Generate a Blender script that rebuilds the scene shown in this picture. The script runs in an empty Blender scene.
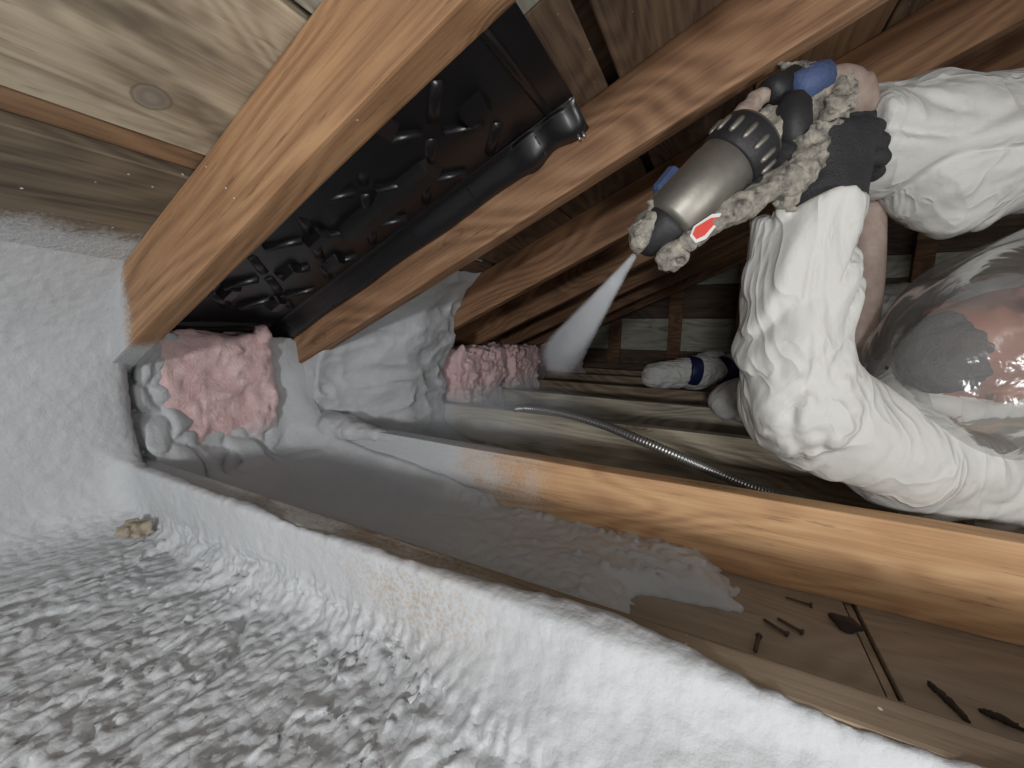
import bpy, bmesh, math, random
import numpy as np
from mathutils import Vector, Matrix
rng = np.random.RandomState(7); random.seed(7)
scene = bpy.context.scene
col = scene.collection

# ------------------------------------------------------------------ camera
FPX = 399.7
YAW, PITCH, ROLL = 0.4706, 0.1351, 0.0140
CAM = np.array([0.0, 0.070, 0.2614])
_f0 = np.array([-math.sin(YAW), math.cos(YAW), 0]); _r0 = np.array([math.cos(YAW), math.sin(YAW), 0]); _u0 = np.array([0, 0, 1.0])
FW = _f0*math.cos(PITCH) - _u0*math.sin(PITCH)
_u1 = _u0*math.cos(PITCH) + _f0*math.sin(PITCH)
RT = _r0*math.cos(ROLL) + _u1*math.sin(ROLL)
UP = _u1*math.cos(ROLL) - _r0*math.sin(ROLL)
cam_data = bpy.data.cameras.new('camera'); cam = bpy.data.objects.new('camera', cam_data); col.objects.link(cam)
cam_data.sensor_fit = 'HORIZONTAL'; cam_data.sensor_width = 36; cam_data.lens = 36*FPX/1024
cam_data.clip_start = 0.01
cam.matrix_world = Matrix(((RT[0], UP[0], -FW[0], CAM[0]), (RT[1], UP[1], -FW[1], CAM[1]), (RT[2], UP[2], -FW[2], CAM[2]), (0, 0, 0, 1)))
scene.camera = cam

# ------------------------------------------------------------------ world, lights, exposure
scene.view_settings.view_transform = 'Standard'; scene.view_settings.look = 'None'
scene.view_settings.gamma = 1; scene.view_settings.use_curve_mapping = False
scene.view_settings.exposure = 0.12
world = bpy.data.worlds.new('world'); scene.world = world; world.use_nodes = True
wb = world.node_tree.nodes['Background']; wb.inputs[0].default_value = (0.92, 0.96, 1.0, 1); wb.inputs[1].default_value = 0.22

def area_light(name, loc, target, size, power, color):
    ld = bpy.data.lights.new(name, 'AREA'); ld.energy = power; ld.size = size; ld.color = color; ld.shape = 'DISK'
    o = bpy.data.objects.new(name, ld); col.objects.link(o); o.location = loc
    o.rotation_euler = (Vector(target) - Vector(loc)).to_track_quat('-Z', 'Y').to_euler()
    return o
area_light('work_light', (0.80, -0.08, 0.11), (-0.6, 0.55, 0.14), 0.16, 4.6, (1.0, 0.985, 0.96))
area_light('hand_lamp', (0.10, -1.0, 0.29), (-0.25, 1.0, 0.15), 0.14, 11.5, (0.97, 0.985, 1.0))
area_light('bay_fill_light', (0.12, -0.35, 0.58), (-0.05, 0.8, -0.05), 0.22, 1.3, (0.97, 0.985, 1.0))  # added fill with no lamp behind it, lifts the near joist bays

# ------------------------------------------------------------------ geometry constants
S = 0.4064; HW = 0.019                       # joist spacing, half width
SL, B0, RDY, RD = 0.4509, 0.6217, -0.0109, 0.128   # roof slope, underside height at x=0, rafter offset, vertical depth
TH = math.atan(SL); CT = math.cos(TH)
JH = 0.14                                     # joist depth
YB = 3.05                                     # far wall
def sheath(x): return B0 + RD + SL*x
def P(px, py, Z): return CAM + Z*(FW + RT*(px-512)/FPX + UP*(384-py)/FPX)

def on_roof(px, py):
    d = FW + RT*(px-512)/FPX + UP*(384-py)/FPX; t = (sheath(0)-CAM[2]+SL*CAM[0])/(d[2]-SL*d[0]); return tuple(CAM+t*d)
# ------------------------------------------------------------------ numpy noise and surface nets
_TAB = np.random.RandomState(3).rand(64, 64, 64).astype(np.float32)*2 - 1
def vnoise(p, seed=0):
    p = p + np.float32(seed*7.31)
    i = np.floor(p).astype(np.int32); f = (p - i).astype(np.float32); f = f*f*(3-2*f); i &= 63; j = (i+1) & 63
    x0, y0, z0 = i[:, 0], i[:, 1], i[:, 2]; x1, y1, z1 = j[:, 0], j[:, 1], j[:, 2]
    fx, fy, fz = f[:, 0], f[:, 1], f[:, 2]
    a = _TAB[x0, y0, z0]*(1-fx) + _TAB[x1, y0, z0]*fx; b = _TAB[x0, y1, z0]*(1-fx) + _TAB[x1, y1, z0]*fx
    c = _TAB[x0, y0, z1]*(1-fx) + _TAB[x1, y0, z1]*fx; d = _TAB[x0, y1, z1]*(1-fx) + _TAB[x1, y1, z1]*fx
    return (a*(1-fy) + b*fy)*(1-fz) + (c*(1-fy) + d*fy)*fz
def fbm(p, oct=3, seed=0):
    r = 0; a = 1.0; t = 0
    for k in range(oct): r = r + a*vnoise(p*(2**k), seed+k*3); t += a; a *= .5
    return r/t
def smin(a, b, k):
    h = np.clip(.5 + .5*(b-a)/k, 0, 1); return b*(1-h) + a*h - k*h*(1-h)
def smax(a, b, k): return -smin(-a, -b, k)
def sstep(a, b, x):
    t = np.clip((x-a)/(b-a), 0, 1); return t*t*(3-2*t)
def capsule(p, a, b, ra, rb):
    a = np.asarray(a, np.float32); b = np.asarray(b, np.float32); ba = b-a; pa = p-a
    h = np.clip((pa@ba)/max(1e-9, float(ba@ba)), 0, 1)
    return np.sqrt(((pa - h[:, None]*ba)**2).sum(1)) - (ra + (rb-ra)*h)
def ellipsoid(p, c, r):
    q = (p-np.asarray(c, np.float32))/np.asarray(r, np.float32)
    return (np.sqrt((q*q).sum(1)) - 1)*min(r)
def boxsdf(p, c, h, rd=0):
    q = np.abs(p-np.asarray(c, np.float32)) - (np.asarray(h, np.float32)-rd)
    return np.sqrt((np.maximum(q, 0)**2).sum(1)) + np.minimum(q.max(1), 0) - rd
def surfnet(fbase, fdet, lo, hi, h, band=None):
    """fbase: cheap signed distance; fdet(p,d): adds relief where |d| is small"""
    lo = np.array(lo, np.float32); n = np.ceil((np.array(hi)-lo)/h).astype(int)+1
    ax = [lo[k] + h*np.arange(n[k], dtype=np.float32) for k in range(3)]
    D = np.empty(n, np.float32)
    Y, Zz = np.meshgrid(ax[1], ax[2], indexing='ij'); yz = np.stack([Y.ravel(), Zz.ravel()], 1)
    step = max(1, 400000//len(yz)); band = band or 5*h
    for s in range(0, n[0], step):
        xs = ax[0][s:s+step]
        p = np.empty((len(xs)*len(yz), 3), np.float32); p[:, 0] = np.repeat(xs, len(yz)); p[:, 1:] = np.tile(yz, (len(xs), 1))
        d = fbase(p).astype(np.float32)
        if fdet is not None:
            m = np.abs(d) < band
            if m.any(): d[m] = fdet(p[m], d[m])
        D[s:s+step] = d.reshape(len(xs), n[1], n[2])
    for k in range(3):                        # close the solid at the borders of the grid
        sl = [slice(None)]*3; sl[k] = 0; D[tuple(sl)] = np.maximum(D[tuple(sl)], h*.5); sl[k] = -1; D[tuple(sl)] = np.maximum(D[tuple(sl)], h*.5)
    neg = D < 0
    cs = [slice(0, -1), slice(1, None)]
    cnt = sum(neg[cs[a], cs[b], cs[c]].astype(np.int8) for a in (0, 1) for b in (0, 1) for c in (0, 1))
    act = (cnt > 0) & (cnt < 8); idx = np.argwhere(act); vid = -np.ones(act.shape, np.int32); vid[act] = np.arange(len(idx))
    acc = np.zeros((len(idx), 3), np.float32); num = np.zeros(len(idx), np.float32)
    corners = [(a, b, c) for a in (0, 1) for b in (0, 1) for c in (0, 1)]
    for c1 in corners:
        for k in range(3):
            if c1[k] == 0:
                c2 = list(c1); c2[k] = 1
                d1 = D[idx[:, 0]+c1[0], idx[:, 1]+c1[1], idx[:, 2]+c1[2]]; d2 = D[idx[:, 0]+c2[0], idx[:, 1]+c2[1], idx[:, 2]+c2[2]]
                m = (d1 < 0) != (d2 < 0); t = np.where(m, d1/np.where(m, d1-d2, 1), 0)
                q = np.tile(np.array(c1, np.float32), (len(idx), 1)); q[:, k] += t
                acc[m] += q[m]; num[m] += 1
    V = lo + h*(idx + acc/num[:, None])
    F = []
    for k in range(3):
        u, v = (k+1) % 3, (k+2) % 3
        a = [slice(1, -1)]*3; a[k] = slice(0, -1); b = list(a); b[k] = slice(1, None)
        n1 = neg[tuple(a)]; n2 = neg[tuple(b)]; e = np.argwhere(n1 != n2)
        if not len(e): continue
        flip = n1[tuple(e.T)]; off = np.ones(3, int); off[k] = 0; e = e + off
        def cell(du, dv):
            c = e.copy(); c[:, u] += du; c[:, v] += dv; return vid[c[:, 0], c[:, 1], c[:, 2]]
        q = np.stack([cell(-1, -1), cell(0, -1), cell(0, 0), cell(-1, 0)], 1)
        q[~flip] = q[~flip][:, ::-1]; F.append(q)
    return V, np.concatenate(F)

# ------------------------------------------------------------------ object helpers
def link(o, parent=None):
    col.objects.link(o)
    if parent: o.parent = parent
    return o
def tag(o, label=None, cat=None, group=None, kind=None):
    if label: o['label'] = label
    if cat: o['category'] = cat
    if group: o['group'] = group
    if kind: o['kind'] = kind
    return o
def empty(name, loc=(0, 0, 0)):
    o = bpy.data.objects.new(name, None); o.location = loc; o.empty_display_size = .05; return link(o)
def np_mesh(name, V, F, mat, parent=None, smooth=True, origin=None):
    """mesh from arrays; vertices in world space, moved so that the origin is the base of the thing"""
    V = np.asarray(V, np.float64)
    if parent is not None: origin = sum((np.array(q.location) for q in (parent, parent.parent) if q), np.zeros(3))
    elif origin is None: origin = np.array([(V[:, 0].min()+V[:, 0].max())/2, (V[:, 1].min()+V[:, 1].max())/2, V[:, 2].min()])
    me = bpy.data.meshes.new(name); me.from_pydata((V-origin).tolist(), [], F.tolist() if hasattr(F, 'tolist') else F)
    if smooth: me.polygons.foreach_set('use_smooth', [True]*len(me.polygons))
    me.update(); o = bpy.data.objects.new(name, me); me.materials.append(mat)
    if parent is None: o.location = origin
    return link(o, parent)
def box_bm(size, bevel=.003, seg=2):
    bm = bmesh.new(); bmesh.ops.create_cube(bm, size=1)
    bmesh.ops.scale(bm, vec=size, verts=bm.verts)
    if bevel: bmesh.ops.bevel(bm, geom=bm.edges[:], offset=bevel, segments=seg, affect='EDGES', profile=.7)
    return bm
def bm_obj(name, bm, mat, loc=(0, 0, 0), rot=(0, 0, 0), parent=None, smooth=False):
    me = bpy.data.meshes.new(name); bm.to_mesh(me); bm.free(); me.materials.append(mat)
    if smooth: me.polygons.foreach_set('use_smooth', [True]*len(me.polygons))
    o = bpy.data.objects.new(name, me); o.location = loc; o.rotation_euler = rot
    return link(o, parent)
def wood_beam(name, L, W, H, mat, loc, rot, parent=None, bevel=.004, seed=0, rough=.0012):
    """squared timber along local x, cut into short lengths so that its edges can wander a little"""
    bm = box_bm((L, W, H), bevel, 2)
    n = max(2, int(L/.06))
    for k in range(1, n):
        x = -L/2 + L*k/n
        bmesh.ops.bisect_plane(bm, geom=bm.verts[:]+bm.edges[:]+bm.faces[:], plane_co=(x, 0, 0), plane_no=(1, 0, 0))
    co = np.array([v.co[:] for v in bm.verts], np.float32)
    dy = vnoise(co*np.array([6, .3, 9], np.float32), seed)*rough; dz = vnoise(co*np.array([6, 9, .3], np.float32), seed+5)*rough
    for v, a, b in zip(bm.verts, dy, dz): v.co.y += a; v.co.z += b
    return bm_obj(name, bm, mat, loc, rot, parent)
def tube(pts, rad, sides=14, cap=True):
    pts = np.asarray(pts, float); n = len(pts); rad = np.broadcast_to(rad, n)
    t = np.gradient(pts, axis=0); t /= np.linalg.norm(t, axis=1)[:, None]
    ref = np.array([0, 0, 1.0]) if abs(t[0][2]) < .9 else np.array([1.0, 0, 0])
    u = np.cross(t[0], ref); u /= np.linalg.norm(u); V = []
    for k in range(n):
        u = u - t[k]*(u@t[k]); u /= np.linalg.norm(u); v = np.cross(t[k], u)
        for a in np.linspace(0, 2*math.pi, sides, endpoint=False): V.append(pts[k] + rad[k]*(math.cos(a)*u + math.sin(a)*v))
    F = [[k*sides+i, k*sides+(i+1) % sides, (k+1)*sides+(i+1) % sides, (k+1)*sides+i] for k in range(n-1) for i in range(sides)]
    if cap: F += [list(range(sides))[::-1], list(range((n-1)*sides, n*sides))]
    return np.array(V), F
def spline(pts, n):
    pts = np.asarray(pts, float); P4 = np.vstack([2*pts[0]-pts[1], pts, 2*pts[-1]-pts[-2]]); out = []
    m = len(pts)-1
    for k in range(n+1):
        s = min(k*m/n, m-1e-9); i = int(s); t = s-i; a, b, c, d = P4[i:i+4]
        out.append(.5*((2*b)+(-a+c)*t+(2*a-5*b+4*c-d)*t*t+(-a+3*b-3*c+d)*t**3))
    return np.array(out)
def lathe(a, b, prof, sides=32):
    """prof: list of (position 0..1 between a and b, radius)"""
    a = np.asarray(a, float); b = np.asarray(b, float)
    d = b-a; L = np.linalg.norm(d); t = d/L
    ref = np.array([0, 0, 1.0]) if abs(t[2]) < .9 else np.array([1.0, 0, 0])
    u = np.cross(t, ref); u /= np.linalg.norm(u); v = np.cross(t, u)
    V = [a + d*s + r*(math.cos(q)*u+math.sin(q)*v) for s, r in prof for q in np.linspace(0, 2*math.pi, sides, endpoint=False)]
    n = len(prof)
    F = [[k*sides+i, k*sides+(i+1) % sides, (k+1)*sides+(i+1) % sides, (k+1)*sides+i] for k in range(n-1) for i in range(sides)]
    F += [list(range(sides))[::-1], list(range((n-1)*sides, n*sides))]
    return np.array(V), F

# ------------------------------------------------------------------ materials
class NT:
    def __init__(s, name):
        s.m = bpy.data.materials.new(name); s.m.use_nodes = True; s.t = s.m.node_tree; s.n = s.t.nodes; s.l = s.t.links
        s.b = s.n['Principled BSDF']; s.out = s.n['Material Output']
    def new(s, typ, **kw):
        n = s.n.new(typ)
        for k, v in kw.items(): setattr(n, k, v)
        return n
    def put(s, sock, v):
        if hasattr(v, 'is_linked') or isinstance(v, bpy.types.NodeSocket): s.l.new(v, sock)
        elif isinstance(v, (tuple, list)) and len(v) == 3 and sock.type == 'RGBA': sock.default_value = (*v, 1)
        else: sock.default_value = v
    def obj(s): return s.new('ShaderNodeTexCoord').outputs['Object']
    def pos(s): return s.new('ShaderNodeNewGeometry').outputs['Position']
    def mapping(s, v, scale=(1, 1, 1), loc=(0, 0, 0), rot=(0, 0, 0)):
        n = s.new('ShaderNodeMapping'); s.put(n.inputs['Vector'], v); n.inputs['Scale'].default_value = scale; n.inputs['Location'].default_value = loc; n.inputs['Rotation'].default_value = rot
        return n.outputs[0]
    def noise(s, v, scale, detail=4, rough=.55, dist=0):
        n = s.new('ShaderNodeTexNoise'); s.put(n.inputs['Vector'], v); n.inputs['Scale'].default_value = scale; n.inputs['Detail'].default_value = detail; n.inputs['Roughness'].default_value = rough; n.inputs['Distortion'].default_value = dist
        return n.outputs['Fac']
    def voro(s, v, scale, feature='F1', out='Distance', rnd=1):
        n = s.new('ShaderNodeTexVoronoi', feature=feature); s.put(n.inputs['Vector'], v); n.inputs['Scale'].default_value = scale; n.inputs['Randomness'].default_value = rnd
        return n.outputs[out]
    def ramp(s, fac, stops, interp='LINEAR'):
        n = s.new('ShaderNodeValToRGB'); n.color_ramp.interpolation = interp; e = n.color_ramp.elements
        while len(e) < len(stops): e.new(.5)
        for k, (p, c) in enumerate(stops):
            e[k].position = p; e[k].color = (*c, 1) if isinstance(c, (tuple, list)) else (c, c, c, 1)
        s.put(n.inputs[0], fac); return n.outputs[0]
    def math(s, op, a, b=0.0, clamp=False):
        n = s.new('ShaderNodeMath', operation=op, use_clamp=clamp); s.put(n.inputs[0], a); s.put(n.inputs[1], b); return n.outputs[0]
    def mix(s, fac, a, b, blend='MIX'):
        n = s.new('ShaderNodeMix', data_type='RGBA', blend_type=blend); s.put(n.inputs[0], fac); s.put(n.inputs[6], a); s.put(n.inputs[7], b); return n.outputs[2]
    def sep(s, v):
        n = s.new('ShaderNodeSeparateXYZ'); s.put(n.inputs[0], v); return n.outputs
    def range(s, v, a, b, c=0.0, d=1.0):
        n = s.new('ShaderNodeMapRange', interpolation_type='SMOOTHSTEP'); s.put(n.inputs[0], v)
        for k, q in enumerate((a, b, c, d)): n.inputs[k+1].default_value = q
        return n.outputs[0]
    def bump(s, h, strength=.5, dist=.004, prev=None):
        n = s.new('ShaderNodeBump'); n.inputs['Strength'].default_value = strength; n.inputs['Distance'].default_value = dist; s.put(n.inputs['Height'], h)
        if prev: s.l.new(prev, n.inputs['Normal'])
        return n.outputs[0]
    def done(s, color=None, rough=None, normal=None, **kw):
        if color is not None: s.put(s.b.inputs['Base Color'], color)
        if rough is not None: s.put(s.b.inputs['Roughness'], rough)
        if normal is not None: s.l.new(normal, s.b.inputs['Normal'])
        for k, v in kw.items(): s.put(s.b.inputs[k.replace('_', ' ')], v)
        return s.m

FOAM = (0.47, 0.485, 0.495)
def wood_mat(name, dark, mid, light, axis='x', seed=0, spray=None, stain=None, specks=.0, grain=1.0, knot=None):
    """spray = (x position of the edge of the foam overspray, softness); stain = (colour, amount)"""
    t = NT(name); o = t.obj()
    rot = (0, 0, 0) if axis == 'x' else (0, 0, math.pi/2)
    m0 = t.mapping(o, (1, 1, 1), (seed*1.37, seed*2.11, seed*.73), rot)
    m = t.mapping(m0, (1.6, 16, 16))
    g = t.noise(m, 1.6*grain, 5, .6, .6)
    # rings
    warp = t.noise(t.mapping(m0, (1.1, 5, 5)), 1.0, 2, .5, .3)
    band = t.math('SINE', t.math('MULTIPLY', warp, 150.0))
    fine = t.noise(t.mapping(m0, (5, 190, 190)), 1.0, 4, .7)
    streak = t.noise(t.mapping(m0, (2.2, 55, 55)), 1.0, 4, .65, .4)
    f = t.math('ADD', t.math('ADD', t.math('MULTIPLY', g, .34), t.math('MULTIPLY', streak, .26)), t.math('ADD', t.math('MULTIPLY', band, .060), t.math('MULTIPLY', fine, .40)))
    pits = t.range(t.noise(t.mapping(m0, (14, 130, 130)), 1.0, 3, .7), .60, .74)
    c = t.ramp(f, [(.34, dark), (.5, mid), (.66, light)])
    c = t.mix(t.math('MULTIPLY', pits, .55), c, tuple(q*.45 for q in dark))
    # knots
    kd = t.voro(t.mapping(m0, (3.2, 8.5, 8.5)), 1.0)
    kn = t.range(kd, .22, .06)
    ring = t.math('MULTIPLY', kn, t.math('ADD', .55, t.math('MULTIPLY', t.math('SINE', t.math('MULTIPLY', kd, 150.0)), .35)))
    c = t.mix(t.math('MULTIPLY', ring, .75), c, tuple(q*.35 for q in dark))
    if knot:                                     # one large round knot with a dark smear along the grain
        kp, kr = knot; dd = t.new('ShaderNodeVectorMath', operation='DISTANCE'); t.put(dd.inputs[0], t.pos()); dd.inputs[1].default_value = kp
        dist = t.math('ADD', dd.outputs['Value'], t.math('MULTIPLY', t.math('SUBTRACT', t.noise(t.pos(), 40, 3), .5), kr*.5))
        ys = t.sep(t.pos())[1]; smear = t.math('MULTIPLY', t.range(dist, kr*6, kr), t.range(t.noise(t.mapping(t.pos(), (22, 6, 22)), 1.0, 4, .6), .40, .62))
        c = t.mix(t.math('MULTIPLY', smear, .6), c, (.16, .12, .08))
        c = t.mix(t.range(dist, kr*1.05, kr*.9), c, t.mix(t.math('ADD', .5, t.math('MULTIPLY', t.math('SINE', t.math('MULTIPLY', dist, 520.0)), .3)), (.20, .165, .13), (.29, .25, .20)))
        c = t.mix(t.math('MULTIPLY', t.range(t.math('ABSOLUTE', t.math('SUBTRACT', dist, kr)), kr*.16, 0.0), .6), c, (.10, .08, .06))
    if stain:
        sc, amt = stain
        sm = t.range(t.noise(t.mapping(m0, (3, 8, 8)), 1.2, 4, .6), .62-amt*.3, .75-amt*.2)
        c = t.mix(sm, c, sc)
    blot = t.noise(m0, 9, 3); c = t.mix(.35, c, t.mix(blot, (.25, .25, .25), (.78, .78, .78)), 'OVERLAY')
    if specks:
        sp = t.range(t.voro(t.pos(), 55), .10, .05); keep = t.range(t.noise(t.pos(), 23, 2), .60-specks, .66-specks)
        c = t.mix(t.math('MULTIPLY', sp, keep), c, (.72, .71, .67))
    h = t.math('ADD', f, t.math('MULTIPLY', ring, -.4))
    bumpn = t.bump(h, .35, .002)
    r = t.math('ADD', .62, t.math('MULTIPLY', fine, .2))
    if spray:
        x = t.sep(t.pos())[0]; edge, soft = spray
        fine2 = t.noise(t.pos(), 170, 3, .7); big = t.noise(t.pos(), 14, 3)
        k = t.math('ADD', t.math('ADD', x, t.math('MULTIPLY', t.math('SUBTRACT', fine2, .5), soft*1.1)), t.math('MULTIPLY', t.math('SUBTRACT', big, .5), soft*.9))
        msk = t.range(k, edge+soft*.5, edge-soft*.5)
        c = t.mix(msk, c, FOAM)
        bumpn = t.bump(t.math('MULTIPLY', msk, fine2), .8, .004, bumpn)
    return t.done(c, r, bumpn)

OR_D, OR_M, OR_L = (.13, .052, .018), (.33, .15, .058), (.50, .27, .12)
M = {}
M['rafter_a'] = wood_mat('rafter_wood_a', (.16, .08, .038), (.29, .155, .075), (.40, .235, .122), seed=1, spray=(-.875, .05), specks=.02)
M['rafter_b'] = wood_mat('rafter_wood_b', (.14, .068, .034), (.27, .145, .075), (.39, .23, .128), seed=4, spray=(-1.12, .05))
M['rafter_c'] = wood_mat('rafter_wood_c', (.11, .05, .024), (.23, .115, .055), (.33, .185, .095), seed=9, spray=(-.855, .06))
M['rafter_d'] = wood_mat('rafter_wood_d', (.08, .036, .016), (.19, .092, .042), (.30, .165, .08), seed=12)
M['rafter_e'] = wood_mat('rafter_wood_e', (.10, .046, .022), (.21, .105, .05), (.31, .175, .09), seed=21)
M['joist_dusty_far'] = wood_mat('joist_dusty_far', (.18, .15, .11), (.37, .32, .24), (.50, .45, .35), seed=23)
M['board_sprayed'] = wood_mat('sheathing_sprayed', (.06, .045, .03), (.125, .095, .065), (.19, .15, .10), 'y', seed=7, specks=.08, spray=(-.80, .06))
M['joist_orange'] = wood_mat('joist_orange', (.36, .195, .095), (.53, .31, .155), (.63, .41, .225), seed=3, spray=(-.40, .34), grain=.6)
M['joist_dusty'] = wood_mat('joist_dusty', (.16, .13, .09), (.33, .28, .20), (.46, .41, .31), seed=6, spray=(-.80, .12))
M['joist_far'] = wood_mat('joist_far', (.10, .07, .045), (.24, .17, .11), (.38, .30, .21), seed=8)
M['joist_brown'] = wood_mat('joist_brown', (.14, .10, .065), (.25, .185, .125), (.34, .265, .185), seed=5, spray=(-.50, .75), specks=.10)
M['board_pale'] = wood_mat('sheathing_pale', (.24, .19, .13), (.40, .33, .235), (.50, .43, .32), 'y', seed=2, stain=((.12, .095, .065), .50), grain=.8, knot=(on_roof(152, 97), .016))
M['board_brown'] = wood_mat('sheathing_brown', (.07, .045, .03), (.155, .10, .065), (.23, .16, .10), 'y', seed=7, specks=.05)
M['board_edge'] = wood_mat('sheathing_russet', (.12, .065, .035), (.24, .14, .075), (.32, .20, .11), 'y', seed=11)
M['board_grey'] = wood_mat('sheathing_grey', (.16, .15, .12), (.34, .33, .27), (.48, .47, .40), 'y', seed=13)
M['wall_dark'] = wood_mat('wall_dark_board', (.05, .03, .02), (.11, .07, .045), (.16, .11, .075), 'x', seed=15)
M['wall_pale'] = wood_mat('wall_pale_board', (.26, .25, .19), (.44, .43, .34), (.55, .54, .44), 'x', seed=17, stain=((.10, .09, .07), .12))
M['floor'] = wood_mat('floor_panel', (.23, .185, .14), (.29, .235, .18), (.35, .285, .22), 'x', seed=19, grain=.5)

def foam_mat():
    t = NT('spray_foam'); p = t.pos()
    a = t.noise(p, 95, 4, .6); b = t.voro(t.mapping(p, (1, 1, 1)), 120); c = t.noise(p, 420, 2, .6)
    n1 = t.bump(t.math('SUBTRACT', a, t.math('MULTIPLY', b, .4)), .26, .005); n2 = t.bump(c, .25, .0012, n1)
    low = t.math('MULTIPLY', t.range(t.sep(p)[2], -.045, -.075), t.range(t.sep(p)[1], .45, .40))
    peb = t.voro(t.mapping(p, (1, .8, 1)), 100); n2 = t.bump(t.math('MULTIPLY', t.math('MULTIPLY', peb, low), -1.0), .40, .006, n2)
    tint = t.noise(p, 5, 3); colr = t.mix(tint, (.43, .445, .46), (.52, .53, .54))
    s = t.sep(p)                                 # tan patch of thin foam on the first joist
    d = t.new('ShaderNodeVectorMath', operation='DISTANCE'); t.put(d.inputs[0], t.mapping(p, (1, 2.2, 2.2))); d.inputs[1].default_value = (-.27, .385*2.2, -.03*2.2)
    tm = t.math('MULTIPLY', t.range(d.outputs['Value'], .17, .02), t.range(t.noise(p, 210, 3, .7), .46, .62))
    colr = t.mix(t.math('MULTIPLY', tm, .65), colr, (.42, .30, .19))
    return t.done(colr, .62, n2, Specular_IOR_Level=.35)
M['foam'] = foam_mat()
def pink_mat():
    t = NT('pink_fibreglass'); p = t.pos()
    fib = t.noise(t.mapping(p, (1, 1, 1)), 60, 6, .75, 1.5); big = t.noise(p, 11, 3)
    c = t.ramp(t.math('ADD', t.math('MULTIPLY', fib, .5), t.math('MULTIPLY', big, .5)), [(.32, (.66, .40, .40)), (.5, (.80, .55, .54)), (.68, (.86, .68, .66))])
    msk = t.range(t.math('ADD', t.math('MULTIPLY', t.math('ADD', t.sep(p)[2], 0.0), 1.0), t.math('MULTIPLY', t.math('SUBTRACT', t.noise(p, 16, 4), .5), -.12)), .045, -.01)
    c = t.mix(t.math('MULTIPLY', msk, .7), c, FOAM)
    return t.done(c, .95, t.bump(fib, .8, .008), Sheen_Weight=.3)
M['pink'] = pink_mat()
def simple(name, color, rough=.5, metal=0.0, bump=None, **kw):
    t = NT(name); n = None; c = color
    if bump:
        sc, st, di = bump; f = t.noise(t.pos(), sc, 4, .6); n = t.bump(f, st, di); c = t.mix(t.noise(t.pos(), sc*.4, 3), tuple(q*.8 for q in color), tuple(min(1, q*1.15) for q in color))
    return t.done(c, rough, n, Metallic=metal, **kw)
M['baffle'] = simple('black_plastic', (.010, .010, .013), .30, 0, (60, .10, .002), Specular_IOR_Level=.7)
M['metal'] = simple('brushed_metal', (.29, .275, .24), .48, .8, (180, .15, .001))
M['steel'] = simple('conduit_steel', (.45, .45, .43), .35, .85)
M['blackrub'] = simple('black_rubber', (.02, .02, .022), .55, 0, (140, .4, .002))
M['blue'] = simple('blue_plastic', (.07, .105, .22), .6, 0, (90, .8, .004))
M['red'] = simple('red_sticker', (.70, .08, .06), .45)
M['white'] = simple('white_print', (.75, .73, .70), .5)
M['nail'] = simple('rusty_nail', (.10, .075, .055), .6, .5)
M['char'] = simple('dark_debris', (.045, .032, .025), .9, 0, (150, .6, .003))
M['lump'] = simple('stained_foam', (.33, .28, .21), .85, 0, (90, .7, .004))
M['chip'] = simple('wood_chip', (.42, .30, .15), .8, 0, (150, .6, .002))
M['tape'] = simple('navy_tape', (.012, .018, .07), .45, 0, (60, .3, .002))
M['skin'] = simple('skin', (.36, .17, .12), .5, 0, (200, .2, .001))
M['beard'] = simple('dark_beard', (.10, .09, .088), .9, 0, (260, .9, .004))
M['eye'] = simple('eye_white', (.6, .58, .55), .3)
def crust_mat():
    t = NT('dried_foam_crust'); p = t.pos()
    a = t.noise(p, 70, 4, .65); c = t.ramp(a, [(.32, (.09, .08, .07)), (.45, (.26, .24, .205)), (.6, (.40, .37, .31)), (.75, (.56, .51, .38))])
    return t.done(c, .75, t.bump(t.noise(p, 220, 4, .7), .8, .004))
M['crust'] = crust_mat()
def hose_mat():
    t = NT('dusty_hose'); p = t.pos()
    c = t.mix(t.noise(p, 40, 4, .6), (.22, .13, .10), (.50, .42, .36)); return t.done(c, .7, t.bump(t.noise(p, 160, 3), .4, .002))
M['hose'] = hose_mat()
def suit_mat():
    t = NT('white_coverall'); p = t.pos()
    weave = t.voro(p, 420); big = t.noise(p, 7, 4, .6); f2 = t.noise(t.mapping(p, (1, 1, .4)), 26, 4, .6, 1.0)
    c = t.mix(big, (.57, .56, .52), (.69, .685, .655))
    dirt = t.range(t.noise(p, 13, 5, .65), .60, .72); c = t.mix(t.math('MULTIPLY', dirt, .45), c, (.38, .35, .28))
    wv = t.new('ShaderNodeVectorMath', operation='ADD'); t.put(wv.inputs[0], t.mapping(p, (1, 1, .45), rot=(.3, .2, .6))); sc_ = t.new('ShaderNodeVectorMath', operation='SCALE')
    nz = t.new('ShaderNodeTexNoise'); t.put(nz.inputs['Vector'], p); nz.inputs['Scale'].default_value = 12; t.l.new(nz.outputs['Color'], sc_.inputs[0]); sc_.inputs['Scale'].default_value = .05; t.l.new(sc_.outputs[0], wv.inputs[1])
    cr = t.voro(wv.outputs[0], 24); cr2 = t.voro(wv.outputs[0], 55)
    rn = t.noise(t.mapping(p, (1, 1, .5), rot=(.2, .5, .4)), 11, 2, .5, 1.2); rid = t.math('POWER', t.math('SUBTRACT', 1.0, t.math('ABSOLUTE', t.math('MULTIPLY', t.math('SUBTRACT', rn, .5), 6.0)), True), 3.0)
    n = t.bump(rid, .30, .010); n = t.bump(cr, .16, .012, n); n = t.bump(cr2, .10, .006, n); n = t.bump(f2, .2, .008, n); n = t.bump(weave, .10, .0008, n)
    return t.done(c, .78, n)
M['suit'] = suit_mat()
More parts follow.
